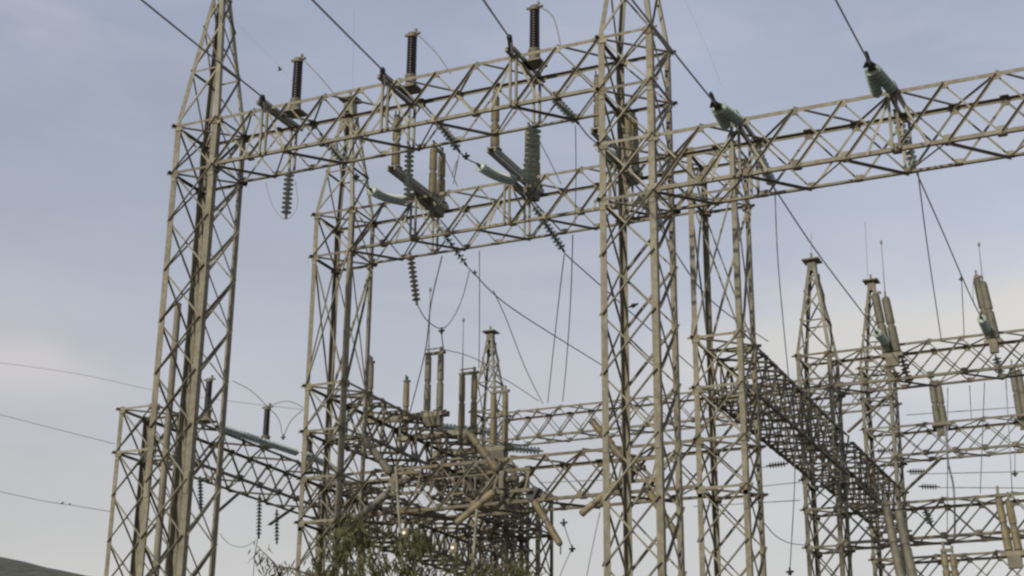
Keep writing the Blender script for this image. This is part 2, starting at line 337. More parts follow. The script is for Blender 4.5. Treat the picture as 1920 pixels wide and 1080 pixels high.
tower('lattice_tower', 'low dark lattice tower at the right end of the tangle, left of the hanging insulator', -21.6, 46.5, 1.2, 12.6, [12.6, 11.3], 0, 'steel_b', leg=.12)
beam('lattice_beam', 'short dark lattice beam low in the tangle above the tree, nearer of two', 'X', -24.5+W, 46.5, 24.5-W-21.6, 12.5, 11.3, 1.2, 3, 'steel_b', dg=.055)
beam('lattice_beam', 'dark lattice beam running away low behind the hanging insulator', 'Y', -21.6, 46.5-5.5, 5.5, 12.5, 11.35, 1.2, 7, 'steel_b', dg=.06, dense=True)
# ---------------------------------------------------------------- insulators
def shed_profile(ln, r0, r1, n, body):
    """ribbed porcelain: n sheds between core radius and shed radius, tapering r0->r1"""
    pr = [(0, body*.8)]
    for k in range(n):
        t0 = ln*(k+.15)/n; tt = ln*(k+.5)/n; t1 = ln*(k+.85)/n; r = r0+(r1-r0)*k/max(1, n-1)
        pr += [(t0, body*r/r0), (tt-.002, r), (tt+.012, r*.97), (t1, body*r/r0)]
    pr.append((ln, body*.8)); return pr
def arrester(label, x, y, z, h=1.12, r=.135, lead=None, group='dark post insulators standing on the beams', m='brown', lean=0):
    t = thing('post_insulator', label, 'insulator', (x, y, z), group); p = V((x, y, z)); d = V((lean, 0, 1)).normalized()
    mb = MB(); mb.box(p-Z_*.02, p+Z_*.03, X_, .5, .5); mb.lathe(p+Z_*.03, p+Z_*9, [(0, .2), (.05, .2), (.07, .15), (.26, .14), (.3, .165), (.36, .165)], 12); mb.build('base', 'cast', t, True)
    b = p+Z_*.39; mb = MB(); mb.lathe(b, b+d, shed_profile(h, r, r*.95, 15, r*.8), 14); mb.build('porcelain_column', m, t, True)
    q = b+d*h; mb = MB(); mb.lathe(q, q+d, [(0, r*.95), (.06, r), (.12, r*.9), (.14, r*.5)], 12); mb.box(q-X_*.22+Z_*.1, q+X_*.22+Z_*.1, Y_, .07, .05)
    mb.box(q+X_*.1+Z_*.1, q+X_*.1+Z_*.24, X_, .06, .06); mb.build('terminal_cap', 'cast', t, True)
    return q
def string(name, label, p, q, n=None, r=.13, m='glass', group='disc insulator strings', sag=0.):
    """cap-and-pin disc string from p to q"""
    p = V(p); q = V(q); ln = (q-p).length; pitch = .146; n = n or max(3, int((ln-.24)/pitch))
    t = thing('insulator_string', label, 'insulator', p, group)
    d = (q-p).normalized(); mb = MB(); hw = MB()
    pts = []
    def P(s):
        u = s/ln; o = p + d*s; o = o - Z_*(sag*4*u*(1-u)); return o
    st = (ln-.24)/n
    for k in range(n):
        s0 = .12+st*k; a = P(s0); b = P(s0+st)
        mb.lathe(a, b, [(st*.28, .03), (st*.34, r*.35), (st*.46, r*.78), (st*.53, r*.97), (st*.56, r), (st*.6, r*.93), (st*.57, r*.6), (st*.6, r*.3), (st*.8, .03)], 14)
        hw.lathe(a, b, [(0, .028), (st*.02, .05), (st*.3, .052), (st*.36, .02), (st*.98, .018)], 8)
    hw.box(P(0), P(.13), X_, .06, .03); hw.box(P(ln-.14), P(ln), X_, .07, .035)
    mb.build('glass_discs', m, t, True); hw.build('cap_and_pin', 'dark', t, True)
    return t
def post(parent, p, d, ln, r, m, secs=2):
    """porcelain post of stacked sections with metal flanges, a part of parent"""
    p = V(p); d = V(d).normalized(); s = ln/secs; mb = MB()
    for k in range(secs):
        a = p+d*(s*k); rr = r*(1-.07*k)
        mb.lathe(a+d*.05, a+d*9, shed_profile(s-.1, rr, rr*.94, max(8, int(s/.055)), rr*.8), 14)
    o = mb.build('porcelain_post', m, parent, True)
    for k in range(secs+1):
        fl = MB(); rr = r*(1-.06*k); a = p+d*(s*k-(.065 if k else 0)); h_ = .065 if k in (0, secs) else .13
        fl.lathe(a, a+d, [(0, rr*.66), (.012, rr*.8), (h_*.5, rr*.72), (h_-.012, rr*.8), (h_, rr*.66)], 12); fl.build('flange', 'cast', o, True)
    return p+d*ln
def switch(label, p, ax, span, h=1.75, r=.13, m='tan', whip=0, gap=.32, group='disconnect switches on the beams', flip=1, tilt=0):
    """vertical-break disconnector: single post at p, pair at p+ax*span"""
    t = thing('disconnect_switch', label, 'disconnect switch', p, group)
    p = V(p); ax = V(ax).normalized(); sd = ax.cross(Z_); d = (Z_ + ax*tilt).normalized()
    mb = MB()
    for s_ in (-.11, .11):
        mb.box(p-ax*.25+sd*s_, p+ax*(span+gap+.3)+sd*s_, Z_, .17, .05)
    for q in (0, span, span+gap): mb.box(p+ax*(q-.14)+Z_*.1, p+ax*(q+.14)+Z_*.1, sd, .34, .03)
    mb.build('base_channel', 'steel', t)
    mb = MB(); e = p+ax*(span+gap*.5)-Z_*.08      # drive box under the pair
    mb.prism(e-ax*.3-Z_*.02, e+ax*.3-Z_*.02, [(-.17, 0), (-.1, -.3), (.1, -.3), (.17, 0)], sd, Z_); mb.build('drive_housing', 'cast', t)
    b = p+Z_*.12
    t0 = post(t, b, d, h, r, m); t1 = post(t, b+ax*span, d, h, r, m); t2 = post(t, b+ax*(span+gap), d, h, r, m)
    mb = MB(); mb.box(t1-ax*.12+Z_*.04, t2+ax*.16+Z_*.04, Z_, .09, .09); mb.box(t1-ax*.1+Z_*.2, t2+ax*.05+Z_*.2, Z_, .035, .035); mb.box(t2+Z_*.05, t2+Z_*.24, ax, .07, .07); mb.box(t1+Z_*.05, t1+Z_*.24, ax, .05, .05)
    mb.build('hinge_arm', 'cast', t)
    mb = MB(); mb.box(t0-ax*.1+Z_*.02, t0+ax*.12+Z_*.02, sd, .14, .06); mb.box(t0+sd*.06, t0+sd*.06+Z_*.24, ax, .05, .03); mb.box(t0-sd*.06, t0-sd*.06+Z_*.22, ax, .05, .03); mb.build('jaw_contact', 'dark', t)
    if whip:
        mb = MB(); mb.tube([t1+Z_*.2, t1+Z_*whip], [.024, .014], 8); mb.lathe(t1+Z_*whip, t1+Z_*9, [(0, .02), (.03, .045), (.12, .045), (.16, .015)], 8); mb.build('blade', 'wire', t, label='blade standing open, upright')
    return t0, t1, t2

# dark posts on the near beam
tops = []
for lab, x in (('leftmost', -21.25), ('middle', -17.75), ('rightmost', -14.24)):
    tops.append(arrester('dark brown ribbed post insulator on the highest near beam, %s of three' % lab, x, YA+.66, 20.02))
tops2 = []
for l, px, py, yy in (('farther one, clear against the sky', 497, 838, 45.2), ('nearer one, seen behind the left tower', 387, 790, 41.6)):
    q = at(px, py, yy); tops2.append(arrester('dark post insulator on the short left beam, %s' % l, q.x, yy, q.z, .95, .12))
TP = tops2[0]+V((0, 0, .12))
arrester('dark post insulator on the short left beam, hidden behind the second tower', -30.65, 48.6, 14.5, .95, .12)

# switches on the second beam (base runs along the lines, single post towards the camera)
for k, x in enumerate((-20.5, -17.35, -14.25)):
    l = ('left', 'middle', 'right')[k]
    switch('tan three-post disconnect switch on the beam behind the highest beam, %s of three' % l, (x-.12*(2-k)/2-.1, YB-1.72, 20.12), Y_, 2.35, 1.6, .135, 'tan', 0, .56)
# switches across the beam that runs away from the second tower
for k, (y, wh) in enumerate(((43.4, 2.2), (45.9, 1.9), (48.4, 0))):
    l = ('nearest, with its blade up', 'middle, with a short upright blade', 'farthest')[k]
    switch('tan three-post disconnect switch across the dark receding beam, %s' % l, (-25.15, y, 14.62), X_, 2.15, 1.9, .125, ('grey', 'tan', 'tan')[k], wh, .46, group='disconnect switches on the receding beam')
# right-hand far switches: posts in pairs
def pair(label, px, py0, py1, Yp, dpx, r=.15, m='grey', whip=0, lean=0., group='insulator pairs by the far right beams'):
    b = at(px, py0, Yp); tp = at(px, py1, Yp); h = (tp-b).length
    t = thing('insulator_pair', label, 'insulator', b, group); dx = (at(px+dpx, py0, Yp)-b).x
    b2 = b+X_*dx; d = V((lean, 0, 1)).normalized()
    mb = MB(); mb.box(b-X_*.2, b2+X_*.2, Y_, .3, .12); mb.prism(b-X_*.05-Z_*.06, b2+X_*.05-Z_*.06, [(-.16, 0), (-.08, -.3), (.08, -.3), (.16, 0)], Y_, Z_); mb.build('base_channel', 'steel', t)
    t1 = post(t, b+Z_*.06, d, h, r, m); t2 = post(t, b2+Z_*.06, d, h*.93, r, m)
    mb = MB(); mb.box(t1-X_*.08+Z_*.05, t1+X_*.2+Z_*.05, Z_, .08, .08); mb.box(t1+Z_*.05, t1+Z_*.3, X_, .06, .06); mb.box(t2+Z_*.03, t2+Z_*.22, X_, .06, .06); mb.build('terminal_cap', 'cast', t)
    if whip:
        mb = MB(); q = t2 if dpx > 0 else t1; mb.tube([q+Z_*.1, q+Z_*whip], [.02, .012], 8); mb.lathe(q+Z_*whip, q+Z_*9, [(0, .02), (.03, .045), (.12, .045), (.15, .015)], 8); mb.build('blade', 'wire', t, label='blade standing open, upright')
    return t1, t2
pair('grey ribbed post insulator pair by the slender far peak, leaning left, with an upright rod', 1664, 668, 552, 50.0, 18, .16, 'grey', 1.9, -.12)
pair('grey ribbed insulator pair with an upright rod above the topmost far right beam', 1858, 642, 522, 50.0, 10, .15, 'grey', 1.25, -.12)
pair('grey insulator pair standing on the second far right beam, left one', 1759, 800, 720, 59.4, 12, .145, 'grey', 0, -.06)
pair('grey insulator pair standing on the second far right beam, at the right edge', 1914, 788, 690, 59.4, 11, .145, 'grey', 0, -.06)
pair('thick grey and tan insulator cluster in front of the lower right tower', 1693, 1100, 948, 42.0, 22, .14, 'grey', 0, -.14)
pair('tan insulator pair in front of the third far right beam near the right edge', 1893, 1040, 935, 42.0, 18, .12, 'tan', 0, -.1)
pair('short tan insulator pair cut by the bottom edge at the right', 1778, 1100, 1040, 42.0, 16, .11, 'tan', 0, -.05)

# V-type switches slung on the lower beam
def vswitch(label, px, py, Yp, tail, m='tan'):
    c = at(px, py, Yp); t = thing('splayed_switch', label, 'disconnect switch', c, 'splayed switches on the lower beam')
    mb = MB(); mb.prism(c-X_*.07, c+X_*.07, [(-.15, -.26), (.15, -.26), (.19, 0), (.11, .24), (-.11, .24), (-.19, 0)], Y_, Z_); mb.build('drive_housing', 'cast', t)
    mb = MB(); mb.box(c+Y_*.12-X_*.55+Z_*.28, c+Y_*.12+X_*.75+Z_*.28, Z_, .09, .05); mb.box(c+Y_*.12-X_*.55-Z_*.3, c+Y_*.12+X_*.75-Z_*.3, Z_, .09, .05)
    for q in (-.4, .1, .55): mb.angle(c+Y_*.12+X_*q-Z_*.3, c+Y_*.12+X_*(q+.15)+Z_*.28, X_, Y_, .05)
    mb.lathe(c+X_*.1, c+X_*.4, [(0, .1), (.12, .1), (.15, .06), (.28, .06), (.29, .09), (.34, .09)], 10); mb.build('mounting_frame', 'steel_b', t)
    a = post(t, c+V((-.12, -.1, .25)), V((-.62, -.2, .85)), 1.35, .125, m, 3); b = post(t, c+V((-.2, -.1, -.3)), V((-.98, -.2, -.8)), 1.35, .125, m, 3)
    for q, dv in ((a, V((-.6, -.2, .85))), (b, V((-.98, -.2, -.8)))):
        mb = MB(); mb.lathe(q-dv*.05, q+dv, [(0, .1), (.08, .1), (.11, .05)], 10); mb.build('end_cap', 'cast', t)
    if tail:
        s = c+V((tail, .35, -.55)); e = post(t, s, V((.62, 0, -1)), 1.5, .11, m); mb = MB(); mb.box(s-X_*.1, s+X_*.1+Z_*.35, Y_, .2, .2); mb.build('mounting_block', 'dark', t); mb = MB(); mb.tube([e, e-Z_*.25], .02); mb.build('hanging_terminal', 'dark', t)
    return a, b
vswitch('splayed tan insulator switch on the lower beam, left one above the tree', 742, 905, 38.1, 0, 'grey')
vswitch('splayed tan insulator switch on the lower beam, middle one in the open gap', 944, 900, 38.1, .75, 'tan')
vswitch('splayed tan insulator switch on the lower beam, right one behind the middle tower', 1180, 880, 38.1, .4, 'tan')

# ---------------------------------------------------------------- disc strings and conductors
def wire(label, pts, r=.014, sag=0., group='thin conductors and jumpers', name='overhead_wire'):
    """pts = world points; a catenary-like dip of sag metres between first and last if only two"""
    pts = [V(p) for p in pts]
    if len(pts) == 2:
        a, b = pts; pts = [a.lerp(b, i/16)-Z_*sag*4*(i/16)*(1-i/16) for i in range(17)]
    elif len(pts) > 2:
        o = []
        for i in range(len(pts)-1):
            p0 = pts[max(0, i-1)]; p1 = pts[i]; p2 = pts[i+1]; p3 = pts[min(len(pts)-1, i+2)]
            for k in range(8):
                u = k/8; o.append(.5*((2*p1)+(p2-p0)*u+(2*p0-5*p1+4*p2-p3)*u*u+(3*p1-p0-3*p2+p3)*u**3))
        o.append(pts[-1]); pts = o
    mb = MB(); mb.tube(pts, r, 6); ob = mb.build(name, 'wire', None, True)
    return tag(ob, label, 'wire', group)
ORD = ['left', 'middle', 'right']
# three near-bay lines: arrive from over the camera, dead-end on the near beam, cross to the second beam and leave it
L1 = [((268, 0, 22), (492, 182)), ((588, 0, 24), (717, 131)), ((908, 0, 27), (955, 70))]
STR_A = [((600, 250), (648, 308)), ((818, 222), (862, 285)), ((1034, 178), (1085, 232))]
STR_C = [((690, 352), (762, 374)), ((893, 306), (968, 337)), ((1118, 268), (1175, 300))]
STR_O = [((803, 398), (875, 498)), ((998, 382), (1058, 472)), ((1198, 360), (1240, 430))]
TAILS = [[(888, 512), (960, 578), (1128, 684)], [(1064, 480), (1120, 530), (1300, 690)], [(1246, 440), (1330, 560), (1440, 640)]]
for k in range(3):
    (ax_, ay_, _), (bx_, by_) = L1[k]
    b = at(bx_, by_, YA-1.25); a = at(ax_, ay_, YA-9.5); e = b+(a-b)*2.2
    wire('incoming line conductor from the sky to the highest near beam, %s of three' % ORD[k], [e, b], .022, 0.02, 'incoming line conductors')
    # strain hardware on the near side
    t = thing('strain_clamp', 'dark strain clamp ending the %s incoming conductor on the highest near beam' % ORD[k], 'clamp', b, 'strain clamps on the near beam')
    an = V((PH[k], YA-.25, 20.06)); mb = MB(); mb.box(b, an, X_, .09, .12); mb.lathe(b-(an-b).normalized()*.12, an, [(0, .02), (.06, .07), (.35, .06), (.4, .03)], 8); mb.build('yoke_bar', 'dark', t)
    mb = MB(); mb.box(b+V((.02, .05, 0)), b+V((.03, .12, -.38)), X_, .05, .05); mb.build('drop_link', 'dark', t)
    p0, p1 = at(*STR_A[k][0], YA+W+.45), at(*STR_A[k][1], YA+W+1.5)
    string('s', 'green glass string leaving the far side of the highest near beam, %s of three' % ORD[k], p0, p1, 8, .13, 'glass', 'strings behind the near beam')
    q0, q1 = at(*STR_C[k][0], YB-2.1), at(*STR_C[k][1], YB-.1)
    wire('short slack span between the two parallel beams, %s of three' % ORD[k], [p1, (p1+q0)/2-Z_*.05, q0], .02, group='slack spans between the beams')
    string('s', 'milky glass tension string reaching the second beam, %s of three' % ORD[k], q0, q1, 13, .155, 'clear', 'milky strings on the second beam', .12)
    r0, r1 = at(*STR_O[k][0], YB+W+.25), at(*STR_O[k][1], YB+W+1.75)
    string('s', 'dark green string leaving the second beam away from the camera, %s of three' % ORD[k], r0, r1, 12, .14, 'glass', 'strings behind the second beam')
    ys = [YB+W+1.9, YB+6, YB+16]
    wire('conductor falling away to the right from the second beam, %s of three' % ORD[k], [r1]+[at(px, py, y) for (px, py), y in zip(TAILS[k], ys)], .02, group='conductors leaving the second beam')
    # jumper over the dark post
    j = at(*((628, 178), (845, 138), (1052, 90))[k], YA+W*.6)
    wire('curved jumper from the top of the %s dark post insulator down to the beam' % ORD[k], [tops[k]+V((.1, 0, .12)), (tops[k]+j)/2+V((.05*(k+1), 0, (.1, .1, .3)[k])), j], .018, group='jumpers at the dark posts')
# the big right beam's two lines
for k, ((a0, a1), (s0, s1), (f0, f1), Yend) in enumerate((((( 1236, 62), (1343, 197)), ((1343, 197), (1384, 232)), ((1408, 262), (1450, 350)), 49.6), (((1560, -15), (1632, 122)), ((1632, 122), (1668, 174)), ((1676, 205), (1716, 318)), 49.6))):
    l = ('left', 'right')[k]
    b = at(*s0, YA-1.25); a = at(*a0, YA-6); wire('incoming conductor from the sky to the big right beam, %s of two' % l, [b+(a-b)*2.5, b], .02, .02, 'incoming conductors of the right beam')
    for h_, dx in (('right', .1), ('left', -.26)):
        string('s', '%s string of the splayed green twin on top of the big beam, %s line' % (h_, l), b+V((dx*.12, 0, 0)), at(*s1, YA-.1)+V((dx, 0, dx*.15-.02)), 7, .135, 'green', 'twin strings on the right beam')
    t = thing('yoke_plate', 'dark yoke plate joining the twin green strings to the %s incoming right conductor' % l, 'yoke', b, 'yokes of the twin strings')
    mb = MB(); mb.prism(b-Y_*.05+V((0, 0, -.02)), b-Y_*.05+V((0, 0, .02)), [(-.17, .1), (.12, .1), (.03, -.16), (-.05, -.16)], X_, Y_); mb.build('plate', 'dark', t); mb = MB(); mb.lathe(b-Y_*.42+Z_*.12, b-Y_*.1, [(0, .025), (.05, .045), (.3, .045), (.34, .02)], 8); mb.build('clamp', 'dark', t)
    g0 = at(*f0, YA+W+.15); g1 = at(*f1, YA+W+1.6)
    string('s', 'green glass string on the far side of the big right beam, %s line' % l, g0, g1, 10, .14, 'glass', 'strings behind the right beam')
    if k == 0: pts = [g1, at(1530, 470, 41), at(1620, 590, 47), at(1643, 622, YC-1.5)]; e0, e1 = at(1641, 620, YC-1.6), at(1668, 652, YC-.1)
    else: pts = [g1, at(1770, 440, 41), at(1815, 545, 46), at(1838, 592, YC-1.5)]; e0, e1 = at(1838, 592, YC-1.5), at(1856, 634, YC-.1)
    wire('conductor running from the big right beam back to the far beam, %s of two' % l, pts, .02, group='conductors behind the right beam')
    string('s', 'green string ending the %s right conductor at the topmost far beam' % l, e0, e1, 9, .15, 'glass', 'strings at the topmost far beam')
# hanging strings
def hang(label, px0, py0, px1, py1, Yp, n, r, m, dy=0.): return string('s', label, at(px0, py0, Yp), at(px1, py1, Yp+dy), n, r, m, 'hanging disc strings')
hang('green disc string hanging free in the sky under the highest near beam', 543, 316, 536, 410, YA+.6, 9, .14, 'glass')
hang('green disc string hanging down to the left switch between the parallel beams', 768, 272, 765, 385, YA+W, 11, .13, 'glass')
hang('broad green disc string hanging down to the middle switch between the beams', 1004, 232, 988, 352, YA+W, 11, .18, 'glass')
hang('pale disc string hanging free under the second beam, above a looped jumper', 769, 474, 782, 572, YB+.5, 10, .13, 'pale')
hang('dark disc string hanging under the short left beam in clear sky', 487, 925, 485, 1010, 44.5, 11, .105, 'grey')
hang('dark disc string hanging under the short left beam behind the left tower', 375, 893, 377, 962, 41, 9, .1, 'grey')
hang('disc string hanging beside the second tower low down', 519, 955, 519, 1020, 47, 8, .1, 'grey')
hang('short green string hanging below the topmost far beam near the right edge', 1866, 664, 1880, 712, 52, 6, .15, 'glass')
hang('short green string hanging at the topmost far beam beside the slender peak', 1690, 668, 1706, 722, 52, 6, .15, 'grey')
hang('small green string hanging in front of the third far right beam', 1732, 950, 1748, 988, 48, 5, .13, 'glass')
# horizontal strings
def hor(label, a, b, n, r, m): return string('s', label, at(*a), at(*b), n, r, m, 'level strings across the yard')
hor('thick milky string lying along the short left beam, nearer one', (402, 798, 41.5), (560, 850, 46.5), 26, .13, 'clear')
hor('thick milky string going on behind the second tower', (565, 848, 46.6), (640, 885, 49.5), 14, .13, 'clear')
hor('bluish string lying level below the tan switches, upper one', (822, 800, 49), (932, 812, 49), 14, .16, 'clear')
hor('bluish string lying level left of the distant beam', (928, 838, 49), (1018, 846, 49), 12, .14, 'clear')
hor('small dark string on a far wire left of the dense beam', (1436, 874, 60), (1478, 869, 60), 6, .13, 'dark')
for k, (x, y) in enumerate(((1640, 846), (1662, 872), (1700, 884), (1722, 912))):
    hor('small dark string on a far wire right of the slender tower, %s' % ('uppermost', 'second from the top', 'third from the top', 'lowest')[k], (x, y, 68), (x+40, y-2+k, 68), 6, .14, 'dark')

# single wires -------------------------------------------------------------
def pw(label, pts, r=.013, **k): return wire(label, [at(*p) if len(p) == 3 and not isinstance(p, V) else V(p) for p in pts], r, **k)
pw('thin overhead line at the far left, topmost of three', [(-60, 672, 60), (140, 700, 58), (290, 732, 56), (430, 752, 54), (570, 768, 52)], .012)
pw('thin overhead line at the far left, middle of three', [(-60, 762, 46), (100, 803, 43), (214, 832, 39.2)], .014)
pw('thin overhead line at the far left, lowest of three, with two birds', [(-60, 908, 46), (70, 937, 43), (140, 948, 41), (205, 959, 39.2)], .014)
pw('thin line dropping from the left tower to the dark post on the short beam', [(435, 714, 44), (470, 732, 44.6), TP], .014)
pw('thin wire arching over the short left beam', [TP, (540, 752, 46.6), (575, 768, 49)], .012)
pw('loop of jumper wire from the short beam dark post down to a clamp', [TP, (522, 785, 45.6), (530, 818, 45.8)], .014)
pw('loop of jumper wire rising from the clamp to the second tower', [(532, 818, 45.8), (545, 790, 44), (568, 768, 42)], .014)
pw('loop of jumper wire hanging around the free green string', [(498, 342, 32.2), (508, 378, 32.1), (522, 402, 32), (536, 411, 32), (550, 402, 32), (558, 380, 32), (554, 340, 32.2)], .009)
pw('looped jumper from the pale hanging string up to the left outgoing line', [(783, 572, 38.9), (800, 600, 39.5), (828, 616, 40.3), (850, 595, 41), (868, 555, 41.3), (880, 508, 41.6)], .016)
pw('short drop wire from the looped jumper to the nearest receding switch', [(828, 616, 40.3), (829, 636, 41.5), (832, 656, 43.4)], .02)
pw('thin jumper from the nearest to the middle receding switch', [(829, 655, 43.4), (868, 664, 44), (905, 680, 45.6), (935, 705, 47)], .014)
pw('thin jumper from the farthest receding switch to the distant beam', [(935, 705, 48.4), (965, 722, 50), (1010, 752, 56)], .014)
pw('long thin wire slanting from the left outgoing line to the distant beam', [(925, 545, 42.5), (950, 600, 45), (985, 690, 50), (1018, 757, 58)], .016)
pw('thin down wire under the second beam, left of the looped jumper', [(829, 480, 40), (808, 570, 41), (797, 660, 42.5), (764, 790, 44)], .02)
pw('thin down wire below the second beam, left one of a close pair', [(1058, 478, 41.5), (1048, 560, 45), (1035, 680, 52), (1027, 755, 58)], .018)
pw('thin down wire below the second beam, right one of a close pair', [(1074, 440, 41.5), (1070, 560, 45), (1062, 680, 52), (1055, 752, 58)], .018)
pw('thin vertical wire from the second beam past the little far peak', [(899, 470, 40.5), (899, 600, 42), (898, 690, 44)], .014)
pw('thin wire loop between the parallel beams left of the middle switch', [(862, 285, 33.5), (850, 345, 36), (857, 300, 36), (848, 330, 37.5)], .01)
pw('thin vertical wire rising left of the upright rod of the right switch', [(1079, 235, 34), (1080, 330, 36), (1078, 420, 38.2)], .012)
pw('thin slanting wire from the broad green string to the second beam', [(1010, 262, 33.5), (1030, 300, 35), (1052, 345, 37.5)], .012)
pw('thin slanting wire beside the left switch down to the second beam', [(828, 285, 34), (845, 320, 36), (858, 350, 38)], .012)
pw('long vertical wire right of the flat-topped tower', [(1453, 356, 33.5), (1458, 480, 34.5), (1470, 620, 36), (1487, 800, 38), (1490, 900, 39), (1481, 1070, 40)], .014)
pw('long slanting wire dropping from the right line to the topmost far beam', [(1721, 322, 33.5), (1740, 470, 40), (1765, 638, 50)], .016)
pw('straight drop wire from the right line past the tall insulator', [(1803, 524, 45), (1806, 590, 47), (1808, 632, 50)], .013)
pw('thin curved wire beside the tall right insulator', [(1843, 520, 49.9), (1828, 516, 49.8), (1824, 540, 49.6), (1826, 572, 49.4)], .012)
pw('wavy rusty cable hanging below the second far right beam', [(1772, 800, 58), (1778, 868, 57), (1788, 915, 56), (1790, 1000, 55), (1782, 1020, 55)], .04)
for k, (x0, y0, x1, y1) in enumerate(((1818, 722, 1822, 800), (1846, 716, 1838, 925), (1886, 710, 1898, 925), (1777, 726, 1776, 1020), (1903, 840, 1903, 885), (1660, 490, 1668, 575))[:5]):
    pw('thin vertical down wire among the far right beams, %s' % ('short one under the top beam', 'long one left of the hanging pair', 'long one ending at the tan pair', 'long one beside the rusty cable', 'short weighted one')[k], [(x0, y0, 52), (x1, y1, 52)], .016, group='down wires among the far right beams')
for k, (x0, y0, x1, y1) in enumerate(((1700, 778, 1930, 762), (1706, 889, 1930, 884), (1745, 914, 1930, 915), (1425, 912, 1500, 904), (1300, 950, 1500, 938), (1425, 877, 1440, 875), (1010, 905, 1130, 900))):
    pw('thin level far wire, %s' % ('upper one between the first and second right beams', 'second one, from a small dark string', 'third one, from the lowest small string', 'short one left of the far peaked tower', 'one behind the flat-topped tower', 'stub beside the small left string', 'one seen through the lower beam')[k], [(x0, y0, 68), (x1, y1, 66)], .02, group='level wires far behind')
pw('drooping wire from the flat-topped tower to the far peaked tower', [(1432, 980, 40), (1455, 1005, 43), (1480, 1018, 47), (1508, 1022, 50)], .014)
pw('thin wire hanging low from the lower beam towards a weight', [(1058, 985, 39), (1066, 1010, 39.2), (1073, 1028, 39.4)], .014)
pw('thin wire slanting back down from the hanging weight', [(1072, 1030, 39.4), (1060, 1055, 39.2), (1046, 1090, 39)], .014)
pw('thin slanting wire left of the middle tower, low down', [(1125, 960, 38), (1112, 1020, 38), (1098, 1090, 38)], .014)
pw('thin vertical wire under the dark string in clear sky', [(483, 1012, 44.5), (478, 1040, 44.5), (474, 1090, 44.5)], .013)
pw('drooping wire between the left tower and the dark string', [(412, 1000, 42), (430, 1020, 43), (458, 1025, 44), (484, 1010, 44.5)], .009)
pw('faint high wire behind the left tower peak', [(430, 30, 60), (525, 125, 60), (560, 172, 60)], .006)
pw('faint high wire up the sky right of the middle tower', [(1280, -10, 60), (1330, 100, 60), (1352, 160, 60)], .006)
pw('faint upright lightning mast wire above the second tower', [(664, 20, 60), (661, 170, 60)], .007)
pw('faint lightning rod above the slender far peak', [(1622, 415, 59.6), (1627, 520, 59.6)], .012)
pw('short rod on the cap of the wider far peak', [(1521, 438, 51.1), (1521, 488, 51.1)], .012)

# strut hardware: diagonal braces seen against the sky
def strut(label, a, b, th=.06):
    p, q = at(*a), at(*b); mb = MB(); mb.angle(p, q, Z_, Y_, th); mb.angle(p+V((0, -.03, 0)), q+V((0, -.03, 0)), Z_, -Y_, th)
    tag(mb.build('diagonal_brace', 'steel_b'), label, 'brace', 'diagonal braces')
strut('diagonal steel brace right of the left tower, below the short beam', (402, 966, 42), (450, 924, 44.5))
strut('diagonal steel brace left of the second tower, below the short beam', (505, 985, 44.5), (552, 952, 42))
strut('long diagonal brace from the slender far tower up to the second far right beam', (1694, 926, 59.2), (1768, 858, 59.2), .09)
strut('long diagonal brace left of the slender far tower', (1590, 812, 59.2), (1668, 742, 59.2), .09)

# small hardware
def clamp(label, px, py, Yp, s=.1):
    c = at(px, py, Yp); mb = MB(); mb.lathe(c-Z_*s, c+Z_*s, [(0, s*.25), (s*.15, s*.45), (s*1.1, s*.55), (s*1.3, s*.3), (s*2.1, s*.25)], 8); mb.box(c-X_*s, c+X_*s, Z_, s*.5, s*.5)
    tag(mb.build('line_clamp', 'dark', None, True), label, 'clamp', 'clamps and weights on the wires')
clamp('dark clamp at the foot of the looped jumper', 828, 620, 40.3); clamp('dark weight where two thin wires meet, low centre', 1073, 1029, 39.4, .09)
clamp('dark clamp under the lower beam right of the splayed switch', 1057, 980, 39, .1); clamp('dark weight at the bottom end of the long vertical wire', 1481, 1072, 40, .1)
clamp('dark clamp on the span left of the middle switch', 874, 293, 34.5, .1); clamp('dark clamp on the jumper beside the left switch', 668, 332, 34.5, .1)
clamp('twin clamp at the low point of the jumper near the second tower', 531, 820, 45.8, .09); clamp('dark weight on a short far wire near the right edge', 1903, 888, 52, .1)
clamp('dark clamp on the outgoing line below the second beam', 890, 511, 41.8, .08); clamp('dark clamp on the right conductor in the sky', 1802, 523, 45, .07)

# tall dark pole seen inside the left tower, and one behind the middle tower
def pole(label, px, py, Yp, r):
    tp = at(px, py, Yp); b = V((tp.x, tp.y, 0)); t = thing('steel_pole', label, 'pole', b, 'dark steel poles')
    mb = MB(); mb.tube([b, tp], [r*1.1, r], 12); mb.build('shaft', 'dark' if r > .1 else 'steel_b', t, True)
    mb = MB(); mb.lathe(tp, tp+Z_, [(0, r*1.05), (.04, r*1.05), (.07, r*.5)], 12); mb.build('cap', 'dark', t, True)
    mb = MB(); mb.box(b, b+Z_*.04, X_, .6, .6); mb.build('base_plate', 'steel_b', t)
pole('tall dark pole seen through the bars of the nearest left tower', 334, 572, 36.5, .1)

for lab, a, b, Yp in (('pale vertical operating pipe beside the left splayed switch', (742, 875), (757, 1095), 37.6), ('pale vertical operating pipe below the middle splayed switch', (894, 955), (884, 1095), 37.8)):
    p, q = at(*a, Yp), at(*b, Yp-.4); mb = MB(); mb.tube([p, p.lerp(q, .5), q], .04, 10)
    for f in (.2, .6): mb.lathe(p.lerp(q, f), q, [(0, .05), (.01, .065), (.1, .065), (.11, .05)], 10)
    tag(mb.build('operating_pipe', 'steel', None, True), lab, 'pipe', 'operating pipes')
